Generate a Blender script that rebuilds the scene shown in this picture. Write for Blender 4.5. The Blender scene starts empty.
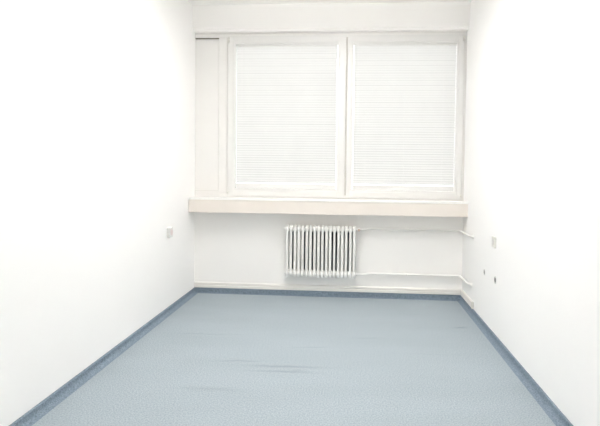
import bpy, bmesh, math, random
from mathutils import Vector, Matrix
random.seed(4)
S = bpy.context.scene
C = S.collection
W, H, BACK = 2.69, 2.88, -6.3          # room width, height, y of its open end

# ------------------------------------------------------------------ materials
def new_mat(name):
    m = bpy.data.materials.new(name); m.use_nodes = True
    nt = m.node_tree
    return m, nt, nt.nodes['Principled BSDF'], nt.nodes['Material Output']

def noise_mix(nt, bsdf, c1, c2, scale, detail=4, lo=.35, hi=.65, stretch=(1, 1, 1)):
    tc = nt.nodes.new('ShaderNodeTexCoord'); mp = nt.nodes.new('ShaderNodeMapping')
    mp.inputs['Scale'].default_value = stretch
    nz = nt.nodes.new('ShaderNodeTexNoise'); nz.inputs['Scale'].default_value = scale; nz.inputs['Detail'].default_value = detail
    cr = nt.nodes.new('ShaderNodeValToRGB')
    cr.color_ramp.elements[0].position = lo; cr.color_ramp.elements[0].color = (*c1, 1)
    cr.color_ramp.elements[1].position = hi; cr.color_ramp.elements[1].color = (*c2, 1)
    nt.links.new(tc.outputs['Object'], mp.inputs[0]); nt.links.new(mp.outputs[0], nz.inputs['Vector'])
    nt.links.new(nz.outputs['Fac'], cr.inputs[0]); nt.links.new(cr.outputs[0], bsdf.inputs['Base Color'])
    return tc, nz, cr

def simple(name, c, rough=.5, var=.03, scale=6, bump=0, bscale=80, metal=0, spec=.5):
    m, nt, b, out = new_mat(name)
    c2 = tuple(max(0, v * (1 - var)) for v in c)
    tc, nz, cr = noise_mix(nt, b, c, c2, scale)
    b.inputs['Roughness'].default_value = rough; b.inputs['Metallic'].default_value = metal
    b.inputs['Specular IOR Level'].default_value = spec
    if bump:
        n2 = nt.nodes.new('ShaderNodeTexNoise'); n2.inputs['Scale'].default_value = bscale
        bp = nt.nodes.new('ShaderNodeBump'); bp.inputs['Strength'].default_value = bump; bp.inputs['Distance'].default_value = .002
        nt.links.new(tc.outputs['Object'], n2.inputs['Vector'])
        nt.links.new(n2.outputs['Fac'], bp.inputs['Height']); nt.links.new(bp.outputs[0], b.inputs['Normal'])
    return m

WALL = simple('white_wall_paint', (.93, .922, .91), .85, .01, 1.5, .12, 120, spec=.2)
BACKW = simple('white_window_wall_paint', (.925, .908, .885), .8, .01, 1.5, .12, 120, spec=.2)
CEIL = simple('ceiling_paint', (.95, .94, .925), .9, .01, 2, spec=.2)
FRAME = simple('window_frame_lacquer', (.80, .787, .765), .4, .02, 3)
SASH = simple('sash_lacquer', (.745, .737, .72), .35, .02, 3)
PANEL = simple('panel_lacquer', (.80, .787, .765), .45, .02, 3)
GASKET = simple('dark_gasket', (.16, .14, .11), .7, .1)
GREYSEAM = simple('grey_seam', (.66, .64, .60), .7, .1)
BOARD = simple('white_sill_top', (.90, .89, .87), .35, .01)
APRON = simple('beige_sill_front', (.80, .742, .68), .5, .05, 2.5)
RAD = simple('radiator_enamel', (.93, .92, .90), .3, .02, 8)
GAP_SHADE = simple('radiator_gap_shade', (.05, .06, .08), .8, .4, 14)  # dark colour standing in for the shade between radiator columns
TAN = simple('bronze_valve', (.72, .56, .44), .4, .1, metal=.3)
PIPE = simple('pipe_enamel', (.89, .88, .85), .35, .01)
DUCT = simple('duct_plastic', (.86, .83, .79), .4, .01)
SOCK = simple('socket_plastic', (.70, .69, .665), .4, .02)
SOCK2 = simple('pale_socket_plastic', (.75, .74, .69), .4, .02)
PINK = simple('pinkish_plastic', (.70, .60, .585), .5, .02)
HOLE = simple('dark_hole', (.07, .07, .07), .8, .2)

def carpet(name, k, stains):
    m, nt, b, out = new_mat(name)
    N, L = nt.nodes.new, nt.links.new
    tc = N('ShaderNodeTexCoord')
    fine = N('ShaderNodeTexNoise'); fine.inputs['Scale'].default_value = 120; fine.inputs['Detail'].default_value = 3
    L(tc.outputs['Object'], fine.inputs['Vector'])
    cr = N('ShaderNodeValToRGB')
    a = (.280 * k, .328 * k, .360 * k, 1); c = (.415 * k, .470 * k, .505 * k, 1)
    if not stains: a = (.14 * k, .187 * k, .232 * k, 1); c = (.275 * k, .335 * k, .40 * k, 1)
    cr.color_ramp.elements[0].position = .32; cr.color_ramp.elements[0].color = a
    cr.color_ramp.elements[1].position = .68; cr.color_ramp.elements[1].color = c
    L(fine.outputs['Fac'], cr.inputs[0])
    # broad wear
    mp = N('ShaderNodeMapping'); mp.inputs['Scale'].default_value = (.7, 2.2, 1); L(tc.outputs['Object'], mp.inputs[0])
    big = N('ShaderNodeTexNoise'); big.inputs['Scale'].default_value = 1.6; big.inputs['Detail'].default_value = 3; L(mp.outputs[0], big.inputs['Vector'])
    mr = N('ShaderNodeMapRange'); mr.inputs['From Min'].default_value = .35; mr.inputs['From Max'].default_value = .65
    mr.inputs['To Min'].default_value = .975; mr.inputs['To Max'].default_value = 1.02; L(big.outputs['Fac'], mr.inputs['Value'])
    cur = mr.outputs[0]
    if stains:
        sep = N('ShaderNodeSeparateXYZ')
        # ragged stain edges: warp the coordinates a little
        wz = N('ShaderNodeTexNoise'); wz.inputs['Scale'].default_value = 9; L(tc.outputs['Object'], wz.inputs['Vector'])
        ws = N('ShaderNodeVectorMath'); ws.operation = 'SCALE'; ws.inputs['Scale'].default_value = .05; L(wz.outputs['Color'], ws.inputs[0])
        wa = N('ShaderNodeVectorMath'); wa.operation = 'ADD'; L(tc.outputs['Object'], wa.inputs[0]); L(ws.outputs[0], wa.inputs[1])
        L(wa.outputs[0], sep.inputs[0])
        def M(op, x, y, z=None):
            n = N('ShaderNodeMath'); n.operation = op
            for i, v in enumerate((x, y, z)):
                if v is None: continue
                if isinstance(v, (int, float)): n.inputs[i].default_value = v
                else: L(v, n.inputs[i])
            return n.outputs[0]
        for (cx, cy, rx, ry, amt, rot) in STAINS:
            dx = M('SUBTRACT', sep.outputs[0], cx + .025); dy0 = M('SUBTRACT', sep.outputs[1], cy + .025)
            dy = M('MULTIPLY_ADD', dx, -rot, dy0)
            q = M('ADD', M('POWER', M('ABSOLUTE', M('DIVIDE', dx, rx), 0), 2), M('POWER', M('ABSOLUTE', M('DIVIDE', dy, ry), 0), 2))
            g = M('EXPONENT', M('MULTIPLY', q, -.9), 0)
            cur = M('MULTIPLY', cur, M('MULTIPLY_ADD', g, -amt * 1.1, 1.0))
    mx = N('ShaderNodeVectorMath'); mx.operation = 'SCALE'
    L(cr.outputs[0], mx.inputs[0]); L(cur, mx.inputs['Scale']); L(mx.outputs[0], b.inputs['Base Color'])
    b.inputs['Roughness'].default_value = .9; b.inputs['Specular IOR Level'].default_value = .25
    bp = N('ShaderNodeBump'); bp.inputs['Strength'].default_value = .5; bp.inputs['Distance'].default_value = .003
    L(fine.outputs['Fac'], bp.inputs['Height']); L(bp.outputs[0], b.inputs['Normal'])
    return m
STAINS = [(.87, -1.82, .14, .012, .13, .1), (1.19, -1.885, .22, .018, .17, .03), (1.18, -1.972, .18, .012, .15, .0),
          (1.27, -1.95, .08, .02, .08, .0),
          (1.34, -1.50, .13, .008, .10, .1), (.80, -2.27, .17, .03, .10, .0), (.52, -1.285, .22, .006, .16, .04),
          (2.50, -.90, .045, .018, .18, .2), (2.2, -.55, .2, .01, .05, 0), (1.75, -1.25, .12, .01, .07, .1),
          (2.15, -1.55, .18, .01, .05, 0)]
CARPET = carpet('blue_grey_carpet', 1.0, True)
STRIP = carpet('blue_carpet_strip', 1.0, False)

def glass_mat():
    m, nt, b, out = new_mat('clear_glass')
    tr = nt.nodes.new('ShaderNodeBsdfTransparent'); tr.inputs[0].default_value = (.97, .98, .98, 1)
    gl = nt.nodes.new('ShaderNodeBsdfGlossy'); gl.inputs['Roughness'].default_value = .02
    fr = nt.nodes.new('ShaderNodeFresnel'); fr.inputs[0].default_value = 1.45
    mx = nt.nodes.new('ShaderNodeMixShader')
    nt.links.new(fr.outputs[0], mx.inputs[0]); nt.links.new(tr.outputs[0], mx.inputs[1]); nt.links.new(gl.outputs[0], mx.inputs[2])
    nt.links.new(mx.outputs[0], out.inputs[0]); nt.nodes.remove(b)
    return m
GLASS = glass_mat()

def slat_mat(name, c):
    m, nt, b, out = new_mat(name)
    tc, nz, cr = noise_mix(nt, b, c, tuple(v * .98 for v in c), 4)
    df = nt.nodes.new('ShaderNodeBsdfDiffuse'); tl = nt.nodes.new('ShaderNodeBsdfTranslucent'); tr = nt.nodes.new('ShaderNodeBsdfTransparent')
    m1 = nt.nodes.new('ShaderNodeMixShader'); m1.inputs[0].default_value = .64
    m2 = nt.nodes.new('ShaderNodeMixShader'); m2.inputs[0].default_value = .12
    nt.links.new(cr.outputs[0], df.inputs[0]); nt.links.new(cr.outputs[0], tl.inputs[0])
    nt.links.new(df.outputs[0], m1.inputs[1]); nt.links.new(tl.outputs[0], m1.inputs[2])
    nt.links.new(m1.outputs[0], m2.inputs[1]); nt.links.new(tr.outputs[0], m2.inputs[2])
    nt.links.new(m2.outputs[0], out.inputs[0]); nt.nodes.remove(b)
    return m
SLAT = slat_mat('translucent_slat', (.86, .855, .84)); SLAT_SHADE = slat_mat('slat_overlap_shade', (.58, .58, .565))  # darker edge colour paints in the shade where slats overlap

# ------------------------------------------------------------------ mesh helpers
def box(bm, x0, x1, y0, y1, z0, z1, bev=0, seg=2):
    r = bmesh.ops.create_cube(bm, size=1)
    vs = r['verts']
    for v in vs:
        v.co = Vector((x0 if v.co.x < 0 else x1, y0 if v.co.y < 0 else y1, z0 if v.co.z < 0 else z1))
    if bev:
        es = list({e for v in vs for e in v.link_edges})
        bmesh.ops.bevel(bm, geom=es, offset=bev, segments=seg, affect='EDGES', profile=.6)
    return bm

def prism(bm, prof, x0, x1, axis='x'):
    """prof: closed outline in the two other axes, extruded along axis"""
    def P(t, a, b): return {'x': (t, a, b), 'y': (a, t, b), 'z': (a, b, t)}[axis]
    A = [bm.verts.new(P(x0, *p)) for p in prof]; B = [bm.verts.new(P(x1, *p)) for p in prof]
    n = len(prof)
    for i in range(n): bm.faces.new((A[i], A[(i + 1) % n], B[(i + 1) % n], B[i]))
    bm.faces.new(A[::-1]); bm.faces.new(B)

def tube(bm, pts, r, n=12, rx=None):
    pts = [Vector(p) for p in pts]; rings = []
    up = None
    for i, p in enumerate(pts):
        d = ((pts[i] - pts[i - 1]).normalized() if i else Vector()) + ((pts[i + 1] - pts[i]).normalized() if i < len(pts) - 1 else Vector())
        d.normalize()
        if up is None: up = Vector((0, 0, 1)) if abs(d.z) < .9 else Vector((1, 0, 0))
        s = d.cross(up).normalized(); u = s.cross(d).normalized(); up = u
        rings.append([bm.verts.new(p + s * (rx or r) * math.cos(2 * math.pi * k / n) + u * r * math.sin(2 * math.pi * k / n)) for k in range(n)])
    for a, b in zip(rings, rings[1:]):
        for k in range(n): bm.faces.new((a[k], a[(k + 1) % n], b[(k + 1) % n], b[k]))
    bm.faces.new(rings[0][::-1]); bm.faces.new(rings[-1])

def bend(pts, r=.04, n=6):
    """round the corners of a polyline"""
    pts = [Vector(p) for p in pts]; out = [pts[0]]
    for i in range(1, len(pts) - 1):
        a = (pts[i - 1] - pts[i]).normalized(); b = (pts[i + 1] - pts[i]).normalized()
        for k in range(n + 1):
            t = k / n
            out.append((1 - t) ** 2 * (pts[i] + a * r) + 2 * t * (1 - t) * pts[i] + t * t * (pts[i] + b * r))
    out.append(pts[-1]); return out

def cyl(bm, c, axis, r, h, n=24, bev=0):
    c = Vector(c); a = {'x': Vector((1, 0, 0)), 'y': Vector((0, 1, 0)), 'z': Vector((0, 0, 1))}[axis] * h / 2
    tube(bm, [c - a, c + a], r, n)

def obj(name, bm, mat, parent=None, smooth=False, loc=None):
    bmesh.ops.recalc_face_normals(bm, faces=bm.faces)
    me = bpy.data.meshes.new(name); 
    if loc is not None:
        for v in bm.verts: v.co -= Vector(loc)
    bm.to_mesh(me); bm.free()
    if smooth:
        for p in me.polygons: p.use_smooth = len(p.vertices) == 4
    o = bpy.data.objects.new(name, me); C.objects.link(o); me.materials.append(mat)
    if loc is not None: o.location = loc
    if parent is not None:
        o.parent = parent
        o.matrix_parent_inverse = Matrix.Translation(-parent_world(parent))
    return o

def parent_world(p):
    v = Vector(p.location)
    while p.parent is not None:
        v = v + p.matrix_parent_inverse.translation; p = p.parent; v = v + Vector(p.location)
    return v

def tag(o, label=None, cat=None, group=None, kind=None):
    for k, v in (('label', label), ('category', cat), ('group', group), ('kind', kind)):
        if v: o[k] = v
    return o
def empty(name, loc, label=None, cat=None, group=None, kind=None):
    o = bpy.data.objects.new(name, None); C.objects.link(o); o.location = loc; o.empty_display_size = .1
    return tag(o, label, cat, group, kind)
def B(): return bmesh.new()

# ------------------------------------------------------------------ the room shell
tag(obj('floor', box(B(), -.2, W + .2, BACK, .3, -.1, 0), CARPET), kind='structure')
tag(obj('ceiling', box(B(), -.2, W + .2, BACK, .3, H, H + .12), CEIL), kind='structure')
tag(obj('wall_left', box(B(), -.2, 0, BACK, .3, 0, H), WALL), kind='structure')
tag(obj('wall_right', box(B(), W, W + .2, BACK, .3, 0, H), WALL), kind='structure')
tag(obj('wall_rear', box(B(), -.2, W + .2, BACK - .2, BACK, -.1, H + .12), WALL), kind='structure')
b = B(); box(b, 0, W, .0, .3, 0, .975); tag(obj('wall_window', b, BACKW), kind='structure')
# lintel above the window: its face leans a little into the room towards the ceiling
b = B(); prism(b, [(-.07, 2.63), (-.072, 2.645), (-.085, 2.655), (-.10, H), (.3, H), (.3, 2.63)], 0, W)
tag(obj('trim_1', b, BACKW, smooth=False), kind='structure')

def strip_profile(h=.052, t=.012, c=1):
    # carpet strip turned up the wall with a soft cove at the floor
    p = [(0, 0)]
    for k in range(6):
        a = math.pi / 2 * k / 5
        p.append((t + .032 * c * (1 - math.sin(a)), .026 * c * (1 - math.cos(a))))
    p += [(t, h - .004), (t - .004, h), (0, h)]
    return p
b = B(); prism(b, [(x, z) for x, z in strip_profile()], BACK, -.001, 'y'); tag(obj('baseboard_left', b, STRIP), kind='structure')
b = B(); prism(b, [(W - x, z) for x, z in strip_profile()], BACK, -.001, 'y'); tag(obj('baseboard_right', b, STRIP), kind='structure')
b = B(); prism(b, [(-x, z) for x, z in strip_profile(.056, .012, .35)], 0.001, W - .001, 'x'); tag(obj('baseboard_window', b, STRIP), kind='structure')

# ------------------------------------------------------------------ window
ZB, ZT = .975, 2.63
win = empty('window_1', (W / 2, .03, ZB), kind='structure')
b = B()
FY0, FY1 = .004, .10
box(b, 0, W, FY0, FY1, ZB, 1.02, .003)                 # bottom rail
box(b, 0, .242, FY0, FY1, 1.02, 1.0455, .001)
box(b, 0, W, FY0, FY1, 2.585, ZT, .003)                # head
box(b, .243, .333, FY0, FY1, 1.02, 2.585, .003)        # post between the blank panel and the sashes
box(b, 1.50, 1.565, .030, FY1, 1.02, 2.585, .003)      # centre post, set back behind the sashes
box(b, 2.672, W, FY0, FY1, 1.02, 2.585, .002)
obj('window_frame', b, FRAME, win)
b = B(); box(b, .001, .2405, .006, .05, 1.0485, 2.573, .001); pn = obj('infill_panel', b, PANEL, win)
b = B(); box(b, .0, .243, .014, .05, 1.02, 2.585); obj('panel_backing', b, GREYSEAM, win)
b = B(); box(b, .002, .242, .003, .012, 2.5745, 2.5835); tag(obj('gap_seal', b, GASKET, win), 'dark gap line above the blank panel')
b = B()
box(b, .320, .326, -.001, .01, 1.0, 2.60, .001); obj('cover_bead', b, FRAME, win)

def sash(x0, x1, gx0, gx1, gz0, gz1, hinge_side):
    b = B()
    z0, z1 = .998, 2.600; y0, y1 = -.006, .060
    # stiles and rails with a stepped inner edge
    def ring(ax0, ax1, az0, az1, bx0, bx1, bz0, bz1, ya, yb, bev):
        box(b, ax0, bx0, ya, yb, az0, az1, bev); box(b, bx1, ax1, ya, yb, az0, az1, bev)
        box(b, bx0, bx1, ya, yb, az0, bz0, bev); box(b, bx0, bx1, ya, yb, bz1, az1, bev)
    ring(x0, x1, z0, z1, gx0 - .016, gx1 + .016, gz0 - .016, gz1 + .016, y0, y1, .003)
    ring(gx0 - .02, gx1 + .02, gz0 - .02, gz1 + .02, gx0, gx1, gz0, gz1, y0 + .008, y1 - .004, .002)
    s = obj('sash', b, SASH, win)
    b = B(); box(b, gx0 - .008, gx1 + .008, .044, .048, gz0 - .008, gz1 + .008); obj('glass_pane', b, GLASS, s)
    for zz in (1.035, 2.56):
        xx = x0 + .010 if hinge_side < 0 else x1 - .010
        b = B(); cyl(b, (xx, -.011, zz), 'z', .007, .05 if zz > 2 else .022, 12)
        tag(obj('hinge', b, SOCK2, s, True), 'pale hinge barrel')
    return s
SL = (.336, 1.521, .413, 1.440, 1.075, 2.517)
SR = (1.537, 2.668, 1.594, 2.600, 1.075, 2.517)
sash(*SL, -1); sash(*SR, 1)
b = B(); box(b, 1.521, 1.537, .010, .03, .998, 2.60); tag(obj('sash_gap_seal', b, GREYSEAM, win), 'grey gap between the two sashes')

# ------------------------------------------------------------------ venetian blinds in the two sash openings
def blind(gx0, gx1, gz0, gz1, label):
    x0, x1 = gx0 + .010, gx1 - .008
    yc = .022
    t = empty('venetian_blind', ((x0 + x1) / 2, yc, gz0), label, 'blind', 'closed white blinds in the window sashes')
    b = B(); box(b, x0, x1, yc - .012, yc + .012, gz1 - .024, gz1 - .001, .002); obj('headrail', b, SOCKW, t)
    b = B(); pitch = .0242; wd = .0345; tilt = math.radians(64)
    z = gz1 - .034; n = 0
    while z > gz0 + .062:
        prof = []
        for k in range(7):
            s = (k / 6 - .5); crown = .0018 * (1 - (2 * s) ** 2)
            dx = s * wd * math.cos(tilt) + crown * math.sin(tilt); dz = s * wd * math.sin(tilt) - crown * math.cos(tilt)
            prof.append((yc - dx, z + dz + random.uniform(-.0002, .0002)))
        jz = random.uniform(-.0006, .0006)
        A = [b.verts.new((x0, p[0], p[1] + jz)) for p in prof]; Bv = [b.verts.new((x1, p[0], p[1] + jz)) for p in prof]
        for k in range(6):
            f = b.faces.new((A[k], A[k + 1], Bv[k + 1], Bv[k]))
            if k < 2: f.material_index = 1        # overlap shade line painted into the lower edge
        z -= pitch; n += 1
    obj('slats', b, SLAT, t, True).data.materials.append(SLAT_SHADE)
    b = B(); box(b, x0, x1, yc - .010, yc + .010, gz0 + .002, gz0 + .050, .003); obj('bottom_rail', b, SOCKW, t)
    for f in (.12, .5, .88):
        b = B(); xx = x0 + (x1 - x0) * f
        tube(b, [(xx, yc - .0125, gz0 + .02), (xx, yc - .0125, gz1 - .01)], .0005, 6); obj('ladder_cord', b, SOCKW, t)
SOCKW = simple('blind_rail_white', (.74, .735, .72), .4, .01)
blind(*SL[2:], 'closed white venetian blind in the left window sash beside the blank panel')
blind(*SR[2:], 'closed white venetian blind in the right window sash next to the right wall')

# ------------------------------------------------------------------ sill
sill = empty('window_sill', (W / 2, 0, .843), 'thick window sill with a beige front edge and white top running wall to wall below the window', 'window sill')
b = B(); box(b, .002, W - .002, -.205, .003, .843, .968, .003); obj('sill_front', b, APRON, sill)
b = B(); box(b, .002, W - .002, -.212, .003, .968, .985, .004); tag(obj('sill_top', b, BOARD, sill), 'white top board')

# ------------------------------------------------------------------ radiator
rad = empty('radiator', (1.29, -.07, 0), 'white column radiator mounted below the window with dark gaps between its columns', 'radiator')
N_, X0, PIT = 18, .966, .0389
CAMX, CAMY = 1.6066, -5.184
openness = [.28, .8, .2, .2, .75, .35, .85, .5, .55, .65, .25, .95, 1.0, .25, .35, .85, .35]
FZ, YF, YR = (.212, .722), -.118, -.045       # bottom / top, front and rear column axes
for i in range(N_):
    x = X0 + i * PIT
    b = B()
    # front column
    tube(b, [(x, YF, .235), (x, YF, .25), (x, YF, .69), (x, YF, .70)], .0095, 12, .0118)
    # rear columns, flattened and set side by side more or less tightly
    def edge(j):
        if j < 0 or j >= len(openness): return None
        gx = X0 + (j + .5) * PIT
        cen = gx + (gx - CAMX) / (YF - CAMY) * (YR - YF)
        return cen, openness[j] * .017 / 2
    l, r = edge(i - 1), edge(i)
    xl = l[0] + l[1] if l else x - .015
    xr = r[0] - r[1] if r else x + .013
    for yy, sh in ((YR, 1), ((YF + YR) / 2, .5)):
        a, c = (xl, xr) if sh == 1 else (x - .0112 + (xl - x + .0112) * .3, x + .0112 + (xr - x - .0112) * .3)
        box(b, a, c, yy - .008, yy + .008, .24, .695, .004)
    # rounded heads at top and bottom
    for z0, z1 in ((.655, .722), (.212, .285)):
        prof = []
        n = 16
        yc, ry, zc, rz = (YF + YR) / 2, (YR - YF) / 2 + .014, (z0 + z1) / 2, (z1 - z0) / 2
        for k in range(n):
            a = 2 * math.pi * k / n
            cx_, sz_ = math.cos(a), math.sin(a)
            prof.append((yc + ry * math.copysign(abs(cx_) ** .6, cx_), zc + rz * math.copysign(abs(sz_) ** .6, sz_)))
        for w0, sc in ((.0125, 1.0),):
            rings = []
            for dx, s in ((-.0145, .78), (-.0115, .94), (-.006, 1), (.006, 1), (.0115, .94), (.0145, .78)):
                rings.append([b.verts.new((x + dx, yc + (p[0] - yc) * s, zc + (p[1] - zc) * s)) for p in prof])
            for ra, rb in zip(rings, rings[1:]):
                for k in range(n): b.faces.new((ra[k], ra[(k + 1) % n], rb[(k + 1) % n], rb[k]))
            b.faces.new(rings[0][::-1]); b.faces.new(rings[-1])
    obj('radiator_section', b, RAD, rad, True, loc=(x, -.07, .45))
XL, XR = X0, X0 + (N_ - 1) * PIT
for zz in (.688, .248):
    b = B(); cyl(b, ((XL + XR) / 2, (YF + YR) / 2, zz), 'x', .017, XR - XL, 16); obj('header_tube', b, RAD, rad, True)
    b = B(); cyl(b, (XL - .022, (YF + YR) / 2, zz), 'x', .013, .018, 6); cyl(b, (XL - .015, (YF + YR) / 2, zz), 'x', .018, .008, 16); obj('end_plug', b, RAD, rad)
b = B(); box(b, XL - .012, XR + .012, -.012, -.001, .262, .668); tag(obj('gap_shade_panel', b, GAP_SHADE, rad), 'added dark panel behind the columns, in place of shade in the gaps')
for xx in (XL + 3.5 * PIT, XR - 3.5 * PIT):
    b = B(); box(b, xx - .004, xx + .004, -.06, -.0, .63, .65); obj('wall_bracket', b, RAD, rad)
YM = (YF + YR) / 2
b = B(); cyl(b, (XR + .025, YM, .69), 'x', .013, .03, 16); box(b, XR + .028, XR + .056, YM - .013, YM + .013, .676, .704, .004)
vb = obj('valve_body', b, RAD, rad, True)
b = B(); cyl(b, (XR + .043, YM - .024, .688), 'y', .011, .024, 14); tag(obj('valve_knob', b, TAN, vb, True), 'bronze coloured valve stem')
b = B(); cyl(b, (XR + .022, YM, .248), 'x', .016, .026, 6); cyl(b, (XR + .038, YM, .248), 'x', .011, .02, 12); obj('return_union', b, RAD, rad)

# ------------------------------------------------------------------ heating pipes on the wall
PY, WX = -.034, W - .030
p1 = empty('heating_pipe', (2.1, PY, .69), 'upper white heating pipe running from the radiator valve round the corner to the right wall', 'pipe')
b = B(); tube(b, bend([(XR + .054, YM, .690), (XR + .10, YM, .690), (XR + .16, PY, .694), (WX, PY, .691), (WX, -.42, .691), (W + .0, -.47, .691)], .03), .0095, 12)
obj('pipe_run', b, PIPE, p1, True)
b = B(); cyl(b, (W - .004, -.462, .691), 'x', .019, .008, 20); obj('wall_rosette', b, PIPE, p1, True)
p2 = empty('heating_pipe', (2.1, PY, .25), 'lower white heating pipe running from the radiator bottom round the corner to the right wall', 'pipe')
b = B(); tube(b, bend([(XR + .046, YM, .248), (XR + .09, YM, .248), (XR + .15, PY, .250), (WX, PY, .250), (WX, -.38, .255), (W, -.44, .255)], .035), .0105, 12)
obj('pipe_run', b, PIPE, p2, True)
b = B(); cyl(b, (W - .004, -.432, .255), 'x', .019, .008, 20); obj('wall_rosette', b, PIPE, p2, True)
for p, z, xs in ((p1, .692, (2.15,)), (p2, .25, (2.15,))):
    for xx in xs:
        b = B(); cyl(b, (xx, -.014, z), 'y', .004, .03, 8); tube(b, [(xx - .006, PY, z), (xx + .006, PY, z)], .0125, 12); obj('pipe_clip', b, PIPE, p, True)

# ------------------------------------------------------------------ skirting duct above the carpet strip
def duct_profile(sx=1):
    return [(0, .056), (.014, .057), (.016, .062), (.016, .080), (.012, .083), (.012, .089), (.016, .092), (.016, .106), (.012, .112), (0, .114)]
d1 = empty('skirting_duct', (W / 2, 0, .057), 'white ribbed skirting duct along the foot of the window wall below the radiator', 'cable duct')
b = B(); prism(b, [(-y, z) for y, z in duct_profile()], .001, W - .017, 'x'); obj('duct_cover', b, DUCT, d1)
d2 = empty('skirting_duct', (W, -.25, .057), 'short white skirting duct on the right wall from the corner below the pipes', 'cable duct')
b = B(); prism(b, [(W - y, z) for y, z in duct_profile()], -.50, -.001, 'y'); obj('duct_cover', b, DUCT, d2)
b = B(); box(b, W - .019, W, -.515, -.50, .055, .116, .003); tag(obj('end_cap', b, SOCK2, d2), 'slightly greyer end cap')

# ------------------------------------------------------------------ sockets
sk = empty('wall_socket', (0, -.762, .71), 'small grey surface socket box on the left wall', 'socket')
b = B(); box(b, 0, .030, -.800, -.724, .668, .756, .005); obj('socket_box', b, SOCK, sk)
b = B(); cyl(b, (.031, -.762, .712), 'x', .025, .006, 24); obj('socket_insert', b, PINK, sk, True)
sk = empty('wall_socket', (W, -1.146, .74), 'pale square socket plate high on the right wall above the dark holes', 'socket')
b = B(); box(b, W - .014, W, -1.19, -1.105, .70, .782, .004); obj('cover_plate', b, SOCK2, sk)
b = B(); cyl(b, (W - .015, -1.147, .741), 'x', .024, .005, 24); obj('socket_insert', b, SOCK, sk, True)
for y, z, lab, r in ((-.865, .455, 'small dark round empty socket hole in the right wall, nearer the window', .022),
                      (-1.19, .459, 'small dark round empty socket hole in the right wall, nearer the camera', .026)):
    t = empty('socket_hole', (W, y, z), lab, 'socket hole', 'empty socket holes in the right wall')
    b = B()
    n = 24; R0, R1 = r, r - .005
    rings = []
    for dx, rr in ((0, R0), (-.004, R0), (-.004, R1), (-.0012, R1)):
        rings.append([b.verts.new((W + dx, y + rr * math.cos(2 * math.pi * k / n), z + rr * 1.15 * math.sin(2 * math.pi * k / n))) for k in range(n)])
    for ra, rb in zip(rings, rings[1:]):
        for k in range(n): b.faces.new((ra[k], ra[(k + 1) % n], rb[(k + 1) % n], rb[k]))
    obj('rim', b, SOCK, t, True)
    b = B(); cyl(b, (W - .001, y, z), 'x', R1, .002, 24); tag(obj('box_inside', b, HOLE, t), 'dark inside of the hole')

# ------------------------------------------------------------------ light
w = bpy.data.worlds.new('World'); S.world = w; w.use_nodes = True
bg = w.node_tree.nodes['Background']; bg.inputs[0].default_value = (1.0, .99, .975, 1); bg.inputs[1].default_value = SKY = 1.62

def added_fill_lamp(y, down, up):
    # added fill light, out of view: hung under the ceiling, glowing downwards and upwards
    zl = H - .19
    t = empty('added_fill_lamp', (W / 2, y, H), 'added long fill light, out of view under the ceiling, ' + ('nearer the window' if y > -3 else 'nearer the rear wall'), 'fill_lamp', 'added fill lights')
    b = B(); box(b, W / 2 - .07, W / 2 + .07, y - .75, y + .75, zl, zl + .04, .006); obj('fill_housing', b, RAD, t)
    m, nt, bs, out = new_mat('fill_diffuser'); bs.inputs['Emission Color'].default_value = (1, .972, .948, 1); bs.inputs['Emission Strength'].default_value = 3
    for z0 in (zl - .012, zl + .04):
        b = B(); box(b, W / 2 - .06, W / 2 + .06, y - .73, y + .73, z0, z0 + .012, .003); obj('fill_diffuser', b, m, t)
    for yy in (-.6, .6):
        b = B(); tube(b, [(W / 2, y + yy, zl + .05), (W / 2, y + yy, H)], .004, 8); obj('hanging_rod', b, RAD, t)
    for z, pw, rx in ((zl - .016, down, 0), (zl + .056, up, math.pi)):
        L = bpy.data.lights.new('fill_light', 'AREA'); L.shape = 'RECTANGLE'; L.size = .12; L.size_y = 1.46; L.energy = pw; L.color = (1, .972, .948)
        o = bpy.data.objects.new('fill_light', L); C.objects.link(o); o.location = (W / 2, y, z); o.rotation_euler.x = rx
        o.parent = t; o.matrix_parent_inverse = Matrix.Translation(-Vector(t.location))
for y, dn, upw in ((-1.78, 20, 22), (-4.7, 7, 6)): added_fill_lamp(y, dn, upw)

def portal(loc, rot, sx, sy):
    L = bpy.data.lights.new('daylight_portal', 'AREA'); L.shape = 'RECTANGLE'; L.size = sx; L.size_y = sy; L.cycles.is_portal = True
    o = bpy.data.objects.new('daylight_portal', L); C.objects.link(o); o.location = loc; o.rotation_euler = rot
portal((W / 2, .12, 1.8), (math.radians(-90), 0, 0), 2.4, 1.6)

# ------------------------------------------------------------------ camera
X, h, D, yaw, roll, pitch, cx, cy = 1.6066, 1.2841, 5.1844, -.0758, .0118, -.0364, 313.5, 187.5
cd = bpy.data.cameras.new('camera'); cam = bpy.data.objects.new('camera', cd); C.objects.link(cam)
fw = Vector((math.sin(yaw) * math.cos(pitch), math.cos(yaw) * math.cos(pitch), math.sin(pitch)))
r = Vector((math.cos(yaw), -math.sin(yaw), 0)); u = r.cross(fw)
r2 = r * math.cos(roll) + u * math.sin(roll); u2 = -r * math.sin(roll) + u * math.cos(roll)
cam.matrix_world = Matrix(((r2.x, u2.x, -fw.x, X), (r2.y, u2.y, -fw.y, -D), (r2.z, u2.z, -fw.z, h), (0, 0, 0, 1)))
cd.sensor_width = 36; cd.sensor_fit = 'HORIZONTAL'; cd.lens = 520 / 600 * 36
cd.shift_x = (300 - cx) / 600; cd.shift_y = (cy - 213) / 600; cd.clip_start = .05
S.camera = cam
S.view_settings.view_transform = 'Standard'; S.view_settings.look = 'None'
S.view_settings.exposure = .395; S.view_settings.gamma = 1; S.view_settings.use_curve_mapping = False
S.cycles.use_denoising = True
S.cycles.max_bounces = 16; S.cycles.diffuse_bounces = 12; S.cycles.transparent_max_bounces = 16
S.cycles.sample_clamp_indirect = 8
